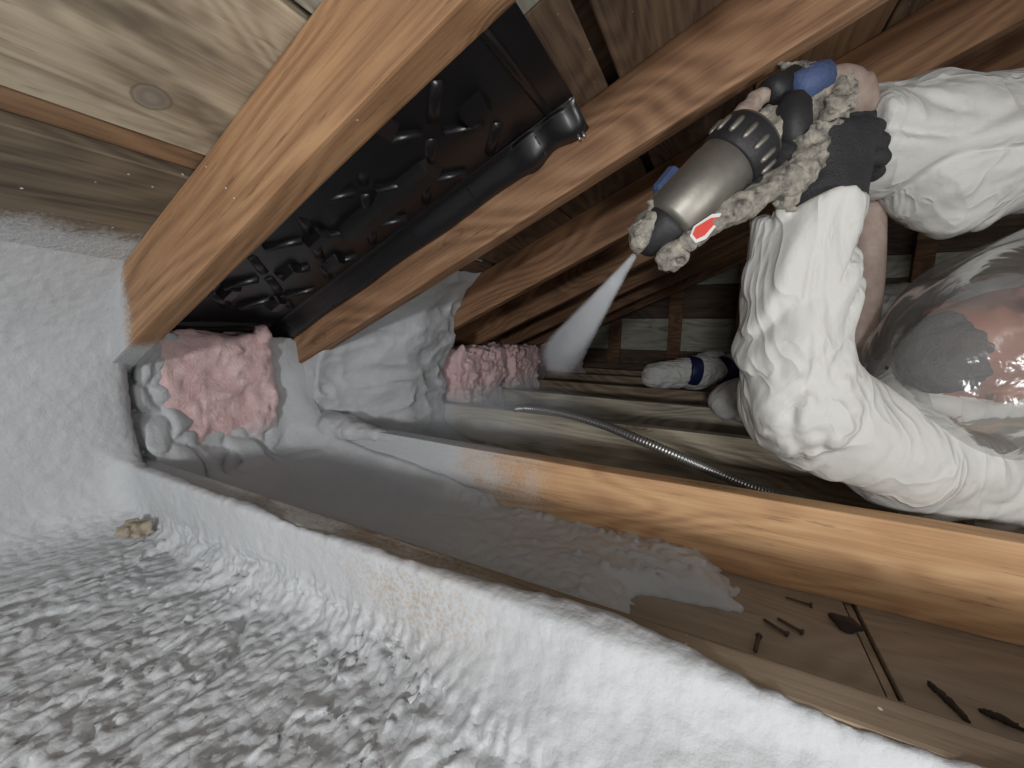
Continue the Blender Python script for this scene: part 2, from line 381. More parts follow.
def glove_mat():
    t = NT('black_glove'); p = t.pos()
    kn = t.voro(p, 330); sp = t.range(t.voro(p, 95), .09, .05); kp = t.range(t.noise(p, 60, 2), .56, .60)
    c = t.mix(t.math('MULTIPLY', sp, kp), t.mix(t.noise(p, 50), (.014, .014, .016), (.04, .04, .043)), (.5, .5, .48))
    return t.done(c, .8, t.bump(kn, .6, .002))
M['glove'] = glove_mat()
def film_mat():
    t = NT('clear_plastic_film'); p = t.pos()
    wr = t.noise(t.mapping(p, (1, 1, 1), rot=(.3, .5, .2)), 9, 3, .5, 2.2); n = t.bump(wr, .35, .012)
    tr = t.new('ShaderNodeBsdfTransparent'); tr.inputs[0].default_value = (.90, .90, .90, 1)
    gl = t.new('ShaderNodeBsdfGlossy'); gl.inputs['Roughness'].default_value = .16; t.l.new(n, gl.inputs['Normal'])
    df = t.new('ShaderNodeBsdfDiffuse'); df.inputs[0].default_value = (.75, .75, .74, 1); t.l.new(n, df.inputs['Normal'])
    fr = t.new('ShaderNodeFresnel'); fr.inputs[0].default_value = 1.5; t.l.new(n, fr.inputs['Normal'])
    m1 = t.new('ShaderNodeMixShader'); m1.inputs[0].default_value = .13; t.l.new(tr.outputs[0], m1.inputs[1]); t.l.new(df.outputs[0], m1.inputs[2])
    m2 = t.new('ShaderNodeMixShader'); t.l.new(t.math('MULTIPLY', fr.outputs[0], .55, True), m2.inputs[0]); t.l.new(m1.outputs[0], m2.inputs[1]); t.l.new(gl.outputs[0], m2.inputs[2])
    t.l.new(m2.outputs[0], t.out.inputs['Surface']); t.n.remove(t.b); return t.m
M['film'] = film_mat()

# ------------------------------------------------------------------ THE SETTING
# floor: panels of the ceiling below, seen between the joists
fl = empty('floor', (0, 1.2, -JH-.012)); tag(fl, kind='structure')
for k, (x0, x1) in enumerate([(-1.25, -.42), (-.42, .2), (.212, .84), (.84, 2.0)]):
    bm = box_bm((x1-x0-.004, YB+.75, .012), .003)
    bm_obj('floor_panel', bm, M['floor'], ((x0+x1)/2, (YB-.75)/2-1.2, .006), parent=fl)
bm_obj('light_block', box_bm((3.3, YB+.8, .01), 0), M['wall_dark'], (.37, (YB-.75)/2-1.2, -.008), parent=fl)  # added under the panels to stop world light leaking through the seams
bm = box_bm((.009, YB+.75, .006), .001); bm_obj('joint_strip', bm, M['floor'], (.206, (YB-.75)/2-1.2, .004), parent=fl)

# roof: sheathing boards running from gable to gable
cl = empty('ceiling', (0, 1.2, sheath(0))); tag(cl, kind='structure')
edges = [-1.36, -1.10, -.862, -.635, -.392, -.176, .03, .25, .47, .69, .91, 1.13, 1.35, 1.57, 1.8]
mats = ['board_brown', 'board_brown', 'board_brown', 'board_pale', 'board_brown', 'board_brown', 'board_edge', 'board_brown', 'board_edge', 'board_brown', 'board_edge', 'board_brown', 'board_edge', 'board_brown']
def sheath_board(x0, x1, y0, y1, mat, drop=0.0, th=.019):
    xm = (x0+x1)/2
    n = np.array([-math.sin(TH), 0, math.cos(TH)])
    c = np.array([xm, (y0+y1)/2, sheath(xm)]) + n*(th/2 - drop)
    bm = box_bm(((x1-x0)/CT, y1-y0, th), .002, 1)
    o = bm_obj('sheathing_board', bm, mat, tuple(c-np.array([0, 1.2, sheath(0)])), (0, -TH, 0), cl)
    return o
for k, mt in enumerate(mats):
    x0, x1 = edges[k]+.002, edges[k+1]-.002
    if k == 2: x1 -= .012
    if k == 4: x1 -= .014
    if k == 3:
        sheath_board(x0+.028, x1-.004, -.8, S+RDY, M['board_pale']); sheath_board(x0, x1, S+RDY+.001, YB, M['board_brown'])
        sheath_board(x0-.012, x0+.027, -.8, S+RDY, M['board_edge'], -.012)
    elif k in (1, 2):
        sheath_board(x0, x1, -.8, S+RDY, M['board_sprayed']); sheath_board(x0, x1, S+RDY+.001, YB, M['board_brown'])
    elif k == 4:
        sheath_board(x0, x1, -.8, S+RDY, M['board_grey']); sheath_board(x0, x1, S+RDY+.001, .56, M['board_grey']); sheath_board(x0, x1, .562, YB, M['board_brown'])
    else: sheath_board(x0, x1, -.8, YB, M[mt])
sheath_board(-.2, -.15, -.8, YB, M['wall_dark'], -.03)          # felt seen through the open joint

bm = box_bm((3.2/CT, YB+.9, .012), 0); n_ = np.array([-math.sin(TH), 0, math.cos(TH)])
bm_obj('roof_light_block', bm, M['wall_dark'], tuple(np.array([.22, (YB-.8)/2-1.2, SL*.22]) + n_*.062), (0, -TH, 0), cl)  # layer added above the boards to keep world light out of their gaps
# eave: plate and blocking behind the foam
wl = bm_obj('wall_left', box_bm((.09, YB+.8, JH+.34), .004), M['wall_dark'], (-1.235, (YB-.8)/2, (.20-JH)/2)); tag(wl, kind='structure')
# far gable wall
wbk = empty('wall_back', (0, YB, 0)); tag(wbk, kind='structure')
rows = [(-.16, .128, 'wall_dark'), (.130, .352, 'wall_pale'), (.354, .575, 'wall_dark'), (.577, .70, 'wall_pale'), (.702, .92, 'wall_dark'), (.922, 1.14, 'wall_dark'), (1.142, 1.40, 'wall_dark'), (1.402, 1.62, 'wall_dark')]
for z0, z1, mt in rows:
    bm_obj('wall_board', box_bm((3.4, .02, z1-z0), .002, 1), M[mt], (.4, .03, (z0+z1)/2), parent=wbk)
bm_obj('light_block', box_bm((3.6, .012, 1.9), 0), M['wall_dark'], (.4, .052, .72), parent=wbk)  # added behind the wall boards so no world light shows between them
for k in range(-1, 6):
    x = -.672 + k*.4064; top = B0+SL*x+.03
    if top < .1: continue
    bm_obj('stud', box_bm((.085, .04, top+.02), .003), M['rafter_d'], (x, 0, top/2-.01), (0, 0, 0), wbk)
bm_obj('sill_plate', box_bm((3.3, .07, .04), .003), M['wall_dark'], (.4, -.012, .01), parent=wbk)

# ------------------------------------------------------------------ JOISTS AND RAFTERS
jl = ['foam-sprayed joist with bare brown top at the lower right, nearest the camera',
      'bright orange joist with grey overspray at its left end, under the sleeve',
      'pale dusty joist that the grey flexible conduit crosses',
      'dusty joist just beyond the one under the flexible conduit',
      'dark dusty joist beneath the bootie, fourth behind the foamed one',
      'dark far joist, second from the back wall', 'farthest joist, along the foot of the back wall']
jm = ['joist_brown', 'joist_orange', 'joist_dusty', 'joist_dusty_far', 'joist_far', 'joist_far', 'joist_far']
for n in range(1, 8):
    x0, x1 = -1.185, 2.0
    o = wood_beam('ceiling_joist', x1-x0, 2*HW, JH, M[jm[n-1]], ((x0+x1)/2, n*S, -JH/2), (0, 0, 0), seed=n*3)
    tag(o, jl[n-1], 'joist', 'ceiling joists')
rl = ['thick orange-brown rafter crossing the upper left, foam at its foot',
      'orange-brown rafter along the right edge of the black vent baffle',
      'brown rafter behind the spray gun, third from the left',
      'shaded brown rafter, fourth from the left, ending above pink insulation',
      'dark rafter behind the spray mist, fifth from the left',
      'dark rafter, second from the back wall', 'farthest rafter, against the studs of the back wall']
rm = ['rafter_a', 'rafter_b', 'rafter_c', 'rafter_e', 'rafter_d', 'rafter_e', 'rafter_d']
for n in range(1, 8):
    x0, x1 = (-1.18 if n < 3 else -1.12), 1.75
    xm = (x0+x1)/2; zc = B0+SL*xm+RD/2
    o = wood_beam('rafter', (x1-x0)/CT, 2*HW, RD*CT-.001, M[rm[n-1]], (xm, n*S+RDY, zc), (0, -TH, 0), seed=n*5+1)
    tag(o, rl[n-1], 'rafter', 'rafters')

# ------------------------------------------------------------------ SPRAY FOAM
A = lambda *v: np.array(v, np.float32)
def roof_d(p):      # distance below the sheathing (positive inside the attic)
    return (sheath(0) + SL*p[:, 0] - p[:, 2])*CT
J1, J2, J3 = S, 2*S, 3*S
# near bay: floor, eave, lower sheathing and the near side of the first joist
def f1_base(p):
    x, y, z = p[:, 0], p[:, 1], p[:, 2]
    zf = -.100 + .012*np.sin(x*5+1.0) + .018*sstep(-.1, .25, x)*sstep(.05, .3, y)
    fl_ = z - zf
    wx = -.955 + .03*(y-.2)
    wal = (x - wx)
    th = .05*sstep(-.815, -.93, x + .10*(y-.25)) - .012
    rf = roof_d(p) - th
    d = smin(fl_, wal, .09); d = smin(d, rf, .10)
    side = smax(np.abs(y-(J1-HW-.001)) - .010, np.maximum(z-.007, -z-.16), .010)
    d = smin(d, side, .045)
    lump = ellipsoid(p, (-.045, J1-.004, -.022), (.085, .030, .030)); d = smin(d, lump, .03)
    lump2 = ellipsoid(p, (.06, J1-.045, -.085), (.20, .05, .045)); d = smin(d, lump2, .07)
    cut = np.where(x < -.93, y-(J1+.004), y-(J1+.026))
    return smax(d, cut, .03)
def f1_det(p, d):
    x, y, z = p[:, 0], p[:, 1], p[:, 2]
    floorw = sstep(-.045, -.085, z)*sstep(-.90, -.78, x)
    sm = sstep(-.05, .0, z)
    q = p.copy(); q[:, 0] += .35*y
    q = p.copy(); q[:, 1] += .25*x
    wq = q + .006*np.stack([vnoise(p*45, 31), vnoise(p*45, 33), vnoise(p*45, 35)], 1); b1 = vnoise(wq*A(100, 72, 90), 1); b2 = vnoise(wq*A(160, 125, 130), 2); b3 = fbm(p*A(7, 7, 7), 2, 4)
    r = (np.abs(b1)**.8*.0085 + b2*.0014 - .002)*(floorw*.93+.07) + b3*.008 + vnoise(p*90, 6)*.0010
    rid = np.abs(vnoise(q*A(20, 5, 12), 8)); r = r - floorw*.008*np.exp(-(rid/.10)**2)*sstep(-.2, -.6, x)
    return d - r + .002
V, F = surfnet(f1_base, f1_det, (-1.14, -.34, -.145), (.75, J1+.05, .42), .0037, .026)
fo = np_mesh('spray_foam', V, F, M['foam'])
tag(fo, 'lumpy grey-white spray foam covering the near bay, eave and side of the first joist', 'spray foam', 'spray foam')
# second bay: low foam on the floor with a rounded tongue, and lumps at the eave
_c = np.random.RandomState(5); CELLS = np.stack([_c.uniform(.42, .80, 48), _c.uniform(-.12, .26, 48)], 1).astype(np.float32)
def f2_base(p):
    x, y, z = p[:, 0], p[:, 1], p[:, 2]
    zf = -.108 + .010*np.sin(x*6) + .05*sstep(-.55, -1.0, x)
    front = np.where(y < .665, x+.085, 0)
    fx = -.085 + .14*sstep(.655, .70, y) - .02*sstep(.74, .79, y)
    fr = sstep(.0, .07, fx-x); fl_ = smax(z-(-.138+(zf+.138)*fr**.5), (x-fx)*.6, .012)
    wal = x + 1.03 - .05*sstep(.70, .78, y)*sstep(.25, -.05, z) - .05*sstep(.10, -.06, z) - .04*sstep(.56, .46, y)
    wal = np.maximum(wal, -roof_d(p)+.05)
    d = smin(fl_, wal, .05)
    rise = np.maximum(np.abs(y-(J2-HW)) - .008, smax(z+.055+.12*(x+.75), x+.42, .05)); d = smin(d, rise, .06)
    return np.maximum(d, np.maximum(J1+HW-.004-y, y-(J2-HW+.004)))
def f2_det(p, d):
    b1 = vnoise(p*A(62, 62, 62), 11); b3 = fbm(p*14, 2, 12); b2 = vnoise(p*150, 14)
    w = sstep(-.55, -.2, p[:, 0])
    r = np.abs(b1)*.011*(w+.10) + b3*.008 + b2*.0015*w - .001
    e = p[:, 0] < -.88                          # swollen lobes parted by cracks at the eave
    if e.any():
        yz = p[e][:, 1:] + .02*np.stack([vnoise(p[e]*18, 3), vnoise(p[e]*18, 6)], 1)
        d1 = np.full(len(yz), 9, np.float32); d2 = d1.copy()
        for c in CELLS:
            q = np.hypot(yz[:, 0]-c[0], yz[:, 1]-c[1]); d2 = np.minimum(d2, np.maximum(d1, q)); d1 = np.minimum(d1, q)
        lob = np.clip((d2-d1)/.030, 0, 1)**.5
        y, z = yz[:, 0], yz[:, 1]; wt = np.maximum(sstep(.60, .52, y), sstep(.05, .0, z)*sstep(.74, .66, y))*sstep(-.115, -.07, z)*sstep(-.90, -.95, p[e][:, 0]) + .12
        r[e] += (lob-.6)*.017*np.clip(wt, 0, 1)
    return d - r
V, F = surfnet(f2_base, f2_det, (-1.19, J1+HW-.012, -.145), (.12, J2-HW+.012, .30), .005, .04)
fo = np_mesh('spray_foam', V, F, M['foam'])
tag(fo, 'shaded grey spray foam tongue on the floor between foamed joist and orange joist', 'spray foam', 'spray foam')
# third bay: foam wall filling the eave up to the roof
def f3_base(p):
    x, y, z = p[:, 0], p[:, 1], p[:, 2]
    wx = -.845 - .135*sstep(1.05, .80, y) + .05*sstep(.05, .30, z)
    wal = x - wx
    th = .05*sstep(-.66, -.80, x) - .012
    rf = roof_d(p) - th
    fl_ = z + .105 + .05*sstep(-.75, -.5, x)
    d = smin(wal, rf, .10); d = smin(d, np.maximum(fl_, x+.55), .10)
    return np.maximum(d, np.maximum(J2-.017-y, y-(J3-HW)))
def f3_det(p, d):
    q = p*A(12, 12, 20); b = fbm(q, 3, 21); r = 1-np.abs(vnoise(p*A(13, 13, 22) + .5*vnoise(p*9, 3)[:, None], 23)); b2 = vnoise(p*80, 25)
    return d - b*.016 - r**4*.010 - b2*.0015
V, F = surfnet(f3_base, f3_det, (-1.185, J2-.022, -.145), (-.2, J3-HW+.008, .47), .006, .045)
fo = np_mesh('spray_foam', V, F, M['foam'])
tag(fo, 'smooth pale wall of spray foam filling the eave below the second rafter', 'spray foam', 'spray foam')
# foam also runs over the left end of the second joist
def f4_base(p):
    d = capsule(p*A(1, 1, 1.25), (-1.05, J2, -.022), (-.70, J2-.004, -.016), .050, .016)
    return smin(d, ellipsoid(p, (-.98, J2, .0), (.13, .045, .026)), .03)
V, F = surfnet(f4_base, lambda p, d: d - fbm(p*30, 2, 5)*.008 - vnoise(p*100, 9)*.002, (-1.19, J2-.08, -.09), (-.64, J2+.08, .06), .005, .03)
fo = np_mesh('spray_foam', V, F, M['foam'])
tag(fo, 'ridge of foam over the left end of the orange joist', 'spray foam', 'spray foam')

# ------------------------------------------------------------------ PINK INSULATION
def batt(c, h, seed, label, tear=.02):
    c = np.array(c, float); h = np.array(h, float)
    base = lambda p: boxsdf(p, c, h, .022)
    det = lambda p, d: d - fbm(p*A(22, 22, 22), 3, seed)*tear - np.abs(vnoise(p*A(60, 14, 30), seed+4))*.008 - np.abs(vnoise(p*A(40, 60, 40), seed+7))*.006 + .006
    V, F = surfnet(base, det, c-h-.035, c+h+.035, .0055, .04)
    o = np_mesh('insulation_batt', V, F, M['pink']); tag(o, label, 'insulation', 'pink insulation batts'); return o
batt((-1.078, .580, .118), (.085, .125, .128), 31, 'pink fibreglass batt stuffed in the eave under the black vent baffle', .02)
V, F = surfnet(lambda p: ellipsoid(p, (-1.0, .672, .238), (.022, .016, .022)), lambda p, d: d-fbm(p*40, 2, 3)*.014, (-1.06, .62, .18), (-.94, .72, .29), .004, .03)
tf = np_mesh('insulation_tuft', V, F, M['pink']); tag(tf, 'small pink tuft sticking up at the corner of the front batt', 'insulation', 'pink insulation batts')
batt((-.985, 3.5*S, .062), (.175, .165, .125), 37, 'pink batt right of the white foam wall, lowest edge on the dusty joist', .034)
batt((-.99, 4.5*S, .06), (.17, .165, .12), 41, 'pink batt just left of the spray mist in the fourth eave bay', .034)
batt((-1.06, 5.5*S, .05), (.11, .16, .11), 43, 'pink batt behind the spray mist', .034)
batt((-.985, 6.5*S, .06), (.175, .14, .12), 47, 'small farthest pink batt, right of the spray mist near the pale board', .034)

# ------------------------------------------------------------------ VENT BAFFLE
bx0, bx1 = -1.10, -.238; by0, by1 = J1+RDY+HW+.002, J2+RDY-HW-.002
Lb = (bx1-bx0)/CT; Wb = by1-by0
borg = np.array([bx0, by0, sheath(bx0)]); eu = np.array([CT, 0, math.sin(TH)]); ev = np.array([0, 1.0, 0]); en = np.array([math.sin(TH), 0, -CT])
def BP(u, v, n): return borg + eu*u + ev*v + en*n
baf = empty('vent_baffle', tuple(BP(Lb/2, Wb/2, 0))); tag(baf, 'black plastic vent baffle with diamond ribs between the two nearest rafters', 'vent baffle')
def grid_mesh(name, fn, nu, nv, mat, parent, th=.0015):
    V = [fn(i/nu, j/nv, 0) for i in range(nu+1) for j in range(nv+1)] + [fn(i/nu, j/nv, th) for i in range(nu+1) for j in range(nv+1)]
    N = (nu+1)*(nv+1); q = lambda i, j: i*(nv+1)+j
    F = [[q(i, j), q(i+1, j), q(i+1, j+1), q(i, j+1)] for i in range(nu) for j in range(nv)]
    F += [[N+k for k in f[::-1]] for f in F]
    F += [[q(i, 0), N+q(i, 0), N+q(i+1, 0), q(i+1, 0)] for i in range(nu)] + [[q(i+1, nv), N+q(i+1, nv), N+q(i, nv), q(i, nv)] for i in range(nu)]
    F += [[q(0, j+1), N+q(0, j+1), N+q(0, j), q(0, j)] for j in range(nv)] + [[q(nu, j), N+q(nu, j), N+q(nu, j+1), q(nu, j+1)] for j in range(nv)]
    return np_mesh(name, V, F, mat, parent, smooth=False)
def panel(a, b, t):
    u, v = a*Lb, b*Wb
    return BP(u, v, .010 + t + .0015*math.sin(u*17+v*9) + .001*math.sin(v*31-u*7))
grid_mesh('panel', lambda a, b, t: panel(a, .06+b*.80, t), 40, 16, M['baffle'], baf)
# side flange folded down on the second rafter, with a crumpled upper corner
def flange(a, b, t):
    u = a*Lb; w = .046 - .006*sstep(.85, 1, a) + .0018*math.sin(u*23)
    n = .010 + (w-.010)*sstep(0, .85, b) ; v = Wb - .050*(1-b) - .001
    if a > .86: v -= .010*abs(math.sin((a-.86)/.14*math.pi*2.2))*(b > .1)*(b < .98); n += .006*math.sin((a-.86)/.14*math.pi*3)*b
    return BP(u, v, n + t)
flg = o = grid_mesh('side_flange', flange, 80, 12, M['baffle'], baf); o.data.polygons.foreach_set('use_smooth', [True]*len(o.data.polygons))
o = grid_mesh('side_flange', lambda a, b, t: BP(a*Lb, .001+b*.045, .040-.030*sstep(0, .9, b)+t), 30, 6, M['baffle'], baf)
def bar(u0, v0, u1, v1, w, h, name='rib', n0=.010):
    """raised rib with sloping sides between two points of the panel"""
    d = np.array([u1-u0, v1-v0]); d /= np.hypot(*d); s = np.array([-d[1], d[0]]); a = np.array([u0, v0]); b = np.array([u1, v1])
    prof = [(1, 0), (.86, .5*h), (.5, .87*h), (0, h), (-.5, .87*h), (-.86, .5*h), (-1, 0)]
    V = [BP(*(c+s*w/2*k), n0+hh) for c in (a, a+(b-a)*.06, b-(b-a)*.06, b) for k, hh in prof]
    V[:7] = [BP(*a, n0) if False else BP(*(a+s*w/2*k), n0) for k, hh in prof]; V[21:] = [BP(*(b+s*w/2*k), n0) for k, hh in prof]
    F = [[r*7+q, r*7+q+1, r*7+q+8, r*7+q+7] for r in range(3) for q in range(6)]
    return np_mesh(name, V, F, M['baffle'], baf, smooth=True)
pitch = .155; vlo, vhi = .03, Wb-.055
for fam in (1, -1):
    for k in range(-3, 9):
        ua = k*pitch if fam == 1 else k*pitch+(vhi-vlo); ub = ua + fam*(vhi-vlo)
        for t0, t1 in [(i/4+.035, (i+1)/4-.035) for i in range(4)]:
            u0, u1 = ua+(ub-ua)*t0, ua+(ub-ua)*t1; v0, v1 = vlo+(vhi-vlo)*t0, vlo+(vhi-vlo)*t1
            if min(u0, u1) < .08 or max(u0, u1) > Lb-.06: continue
            bar(u0, v0, u1, v1, .013 if fam == 1 else .020, .014 if fam == 1 else .009)
def block(u0, u1, v, w, h, name='stiffener'):
    prof = [(0, 0, w*1.3), (.16*min(1, .14/(u1-u0)), h, w*.75), (.93, h*.92, w*.7), (1, 0, w*1.2)]
    V = []
    for a, hh, ww in prof:
        u = u0+(u1-u0)*a
        V += [BP(u, v-ww/2-.006, .010), BP(u, v-ww*.33, .010+hh), BP(u, v+ww*.33, .010+hh), BP(u, v+ww/2+.006, .010)]
    F = [[4*i+j, 4*i+j+1, 4*i+j+5, 4*i+j+4] for i in range(3) for j in range(3)] + [[0, 1, 2, 3], [15, 14, 13, 12]]
    return np_mesh(name, V, F, M['baffle'], baf, smooth=False)
block(.50, .74, .095, .070, .026); block(.47, .72, .225, .060, .024)
for u, v in [(.355, .08), (.30, .20), (.36, .265), (.20, .13), (.16, .25), (.43, .175), (.80, .19)]: block(u, u+.05, v, .034, .020, 'boss')
for u in (.012, .035, .058): bar(u, .03, u, Wb-.05, .013, .014, 'end_rib')
bar(Lb-.045, .03, Lb-.045, Wb-.05, .014, .010, 'end_rib')
for k in range(6):
    a = (.09+k*.155)/Lb; q = [flange(a+da, bb, t_) for t_ in (.0012, .0042) for da, bb in ((-.0016, .30), (.0016, .30), (.0016, .80), (-.0016, .80))]
    np_mesh('flange_notch', q, [[0, 3, 2, 1], [4, 5, 6, 7], [0, 1, 5, 4], [1, 2, 6, 5], [2, 3, 7, 6], [3, 0, 4, 7]], M['baffle'], flg, smooth=False)
for uu in (Lb-.012, Lb-.02):
    V, F = lathe(flange(uu/Lb, .9, -.002), flange(uu/Lb, .9, .010), [(0, .003), (.7, .003), (1, .0015)], 8); np_mesh('staple', V, F, M['steel'], flg)

# ------------------------------------------------------------------ FLEXIBLE CONDUIT
def on_z(px, py, z):
    d = FW + RT*(px-512)/FPX + UP*(384-py)/FPX; t = (z-CAM[2])/d[2]; return CAM + t*d
pts = [on_z(514, 409, .013), on_z(528, 408.5, .014), on_z(560, 413, .020), on_z(600, 424, .018), on_z(640, 440, .012), on_z(680, 457, -.004), on_z(715, 472, -.03), on_z(755, 488, -.06), on_z(800, 500, -.09)]
cp = spline(pts, 420); rr = .0105 + .0014*np.sin(np.arange(421)*math.pi*2/4)
V, F = tube(cp, rr, 12); o = np_mesh('flexible_conduit', V, F, M['steel']); tag(o, 'grey ribbed flexible conduit lying across the dusty joist', 'conduit')

# ------------------------------------------------------------------ PERSON
person_c = P(900, 400, .9); 
R = lambda px, Z: px*Z/FPX
arm1 = [(P(1150, 484, .64), .090), (P(1010, 482, .63), R(46, .63)), (P(905, 458, .64), R(49, .64)), (P(800, 402, .63), R(50, .63)), (P(788, 345, .615), R(43, .61)), (P(794, 290, .605), R(43, .605)), (P(806, 200, .59), R(46, .59))]
CUFF1 = P(810, 212, .59); CUFF1N = (UP*.98+RT*.02-FW*.10)/np.linalg.norm(UP*.98+RT*.02-FW*.10)
arm2 = [(P(845, 137, .65), R(43, .65)), (P(922, 142, .66), R(54, .66)), (P(960, 152, .665), R(64, .665)), (P(1030, 140, .67), R(57, .67)), (P(1120, 146, .70), R(60, .70))]
CUFF2 = P(850, 135, .65); CUFF2N = (-RT*.98+UP*.15)/np.linalg.norm(-RT*.98+UP*.15)
torso = [(P(1160, 340, .80), .15), (P(1060, 345, .88), .16), (P(960, 345, 1.0), .150), (P(868, 343, 1.18), .15)]
leg1 = [(P(868, 343, 1.18), .13), (P(800, 372, 1.55), .085), (P(742, 368, 1.70), .055), (P(716, 371, 1.72), .05)]
leg2 = [(P(880, 362, 1.2), .12), (P(790, 398, 1.20), .08), (P(735, 400, 1.22), .05), (P(728, 402, 1.24), .048)]
HC = P(990, 342, .60)
def chain(p, pts, k=.03):
    d = None
    for (a, ra), (b, rb) in zip(pts[:-1], pts[1:]):
        c = capsule(p, a, b, ra, rb); d = c if d is None else smin(d, c, k)
    return d
def head_sdf(p):
    # chin to the left of the picture, crown to the right, face turned up and towards the camera
    q = p-HC.astype(np.float32); L = np.stack([q@(-RT), q@UP, q@(-FW)], 1).astype(np.float32)     # (towards chin, up, towards camera)
    # face normal between up and camera
    fn = np.array([.10, .45, .89]); fn /= np.linalg.norm(fn); ch = np.array([.97, -.25, .0]); ch -= fn*(fn@ch); ch /= np.linalg.norm(ch); sd = np.cross(ch, fn)
    H = np.stack([L@ch, L@sd, L@fn], 1).astype(np.float32)
    d = ellipsoid(H, (-.03, 0, -.02), (.105, .078, .095)); d = smin(d, ellipsoid(H, (.055, 0, .01), (.062, .058, .072)), .03)
    d = smin(d, capsule(H, (-.012, 0, .080), (.030, 0, .102), .010, .015), .012)          # nose
    for s in (-1, 1):
        d = smax(d, -ellipsoid(H, (-.012, s*.031, .088), (.014, .020, .014)), .01)          # eye sockets
        d = smin(d, ellipsoid(H, (-.012, s*.031, .068), (.012, .014, .014)), .003)          # eyeballs
        d = smin(d, ellipsoid(H, (.005, s*.078, -.02), (.030, .010, .018)), .008)           # ears
        d = smin(d, capsule(H, (-.030, s*.012, .076), (-.028, s*.045, .064), .008, .007), .01)
    d = smin(d, capsule(H, (.052, -.018, .080), (.052, .018, .080), .006, .006), .006)      # lips
    d = smin(d, capsule(H, (.062, -.014, .079), (.062, .014, .079), .006, .006), .006)
    return d, H
def body_sdf(p):
    d = smax(chain(p, arm1), (p-CUFF1.astype(np.float32))@CUFF1N.astype(np.float32), .008); d = smin(d, smax(chain(p, arm2), (p-CUFF2.astype(np.float32))@CUFF2N.astype(np.float32), .008), .03)
    t = chain(p, torso, .05); t = smin(t, chain(p, leg1, .04), .05); t = smin(t, chain(p, leg2, .04), .05)
    sh = capsule(p, P(1150, 478, .64), P(1160, 360, .82), .09, .12); sh2 = capsule(p, P(1120, 150, .70), P(1160, 320, .80), .10, .12)
    d = smin(d, sh, .05); d = smin(d, sh2, .05); d = smin(d, t, .05)
    d = smin(d, capsule(p, P(948, 190, .67), P(960, 214, .67), R(38, .67), R(20, .67)), .03)      # slack cloth hanging below the sleeve
    d = smin(d, capsule(p, P(960, 214, .67), P(1040, 150, .69), R(18, .67), R(50, .67)), .03)
    d = smin(d, capsule(p, HC, P(1130, 345, .72), .055, .10), .03)
    d = smin(d, smax(capsule(p, P(935, 405, .66), P(1060, 440, .64), .050, .075), -(capsule(p, HC, P(930, 330, .60), .085, .075)), .02), .03)
    hd, _ = head_sdf(p); d = smin(d, hd, .004)
    return d
def body_det(p, d):
    hd, H = head_sdf(p); keep = sstep(.005, .03, np.abs(hd)+0*d)
    ax = np.stack([p@RT, p@UP, p@FW], 1).astype(np.float32); w = vnoise(p*7, 51)*1.1; w2 = vnoise(p*6, 58)*1.1
    hi_ = sstep(.50, .56, p[:, 2])                     # the raised sleeve folds along its length, the lower arm across
    a1 = ax[:, 0]*.90 - ax[:, 1]*.42; l1 = ax[:, 0]*.42 + ax[:, 1]*.90
    a2 = ax[:, 1]*.92 - ax[:, 0]*.38; l2 = ax[:, 0]*.92 + ax[:, 1]*.38
    ac = a1*(1-hi_)+a2*hi_; al = l1*(1-hi_)+l2*hi_
    n1 = np.abs(vnoise(np.stack([ac*19+w*1.2, al*2.8, ax[:, 2]*7], 1), 52)); n2 = np.abs(vnoise(np.stack([ac*48+w2*1.5, al*12, ax[:, 2]*14], 1), 55)); n3 = np.abs(vnoise(np.stack([(ac+al)*30+w2, (al-ac)*9, ax[:, 2]*12], 1), 59))
    b = fbm(p*6, 2, 57)
    r = n1**.8*.024 + n2**.8*.0045 + n3**.8*.0045 + b*.006 - .010
    # creases gathered at the elbow
    el = np.sqrt(((p-P(806, 408, .60).astype(np.float32))**2).sum(1)); r = r + sstep(.13, .03, el)*(np.abs(vnoise(p*A(45, 22, 38), 61))*.010-.003)
    return d - r*keep
allp = np.array([a for ch in (arm1, arm2, torso, leg1, leg2) for a, r in ch] + [HC])
lo = allp.min(0)-.13; hi = allp.max(0)+.13; hi[0] = min(hi[0], 1.05)
V, F = surfnet(body_sdf, body_det, lo, hi, .0052, .04)
porg = np.array([person_c[0], person_c[1], .0])
body = np_mesh('person', V, F, M['suit'], origin=porg)
body.data.materials.append(M['skin'])
hd, H = head_sdf(V.astype(np.float32)); isn = (hd < .004)
fm = isn[F].all(1).astype(np.int32); body.data.polygons.foreach_set('material_index', fm.tolist())
tag(body, 'person in white coverall and clear plastic hood lying on the joists, aiming a spray gun', 'person')
def sub(name, V, F, mat, parent=body, smooth=True): return np_mesh(name, V, F, mat, parent, smooth)
# beard
def beard_sdf(p):
    hd, H = head_sdf(p)
    reg = ellipsoid(H, (.10, 0, .0), (.050, .072, .075))
    mouth = ellipsoid(H, (.057, 0, .09), (.011, .026, .03))
    return smax(smax(hd-.006, reg+.006*vnoise(p*90, 77), .012), -mouth, .006)
V, F = surfnet(beard_sdf, lambda p, d: d-np.abs(vnoise(p*160, 71))*.005+.001, HC-.16, HC+.16, .0045, .02)
sub('beard', V, F, M['beard'])
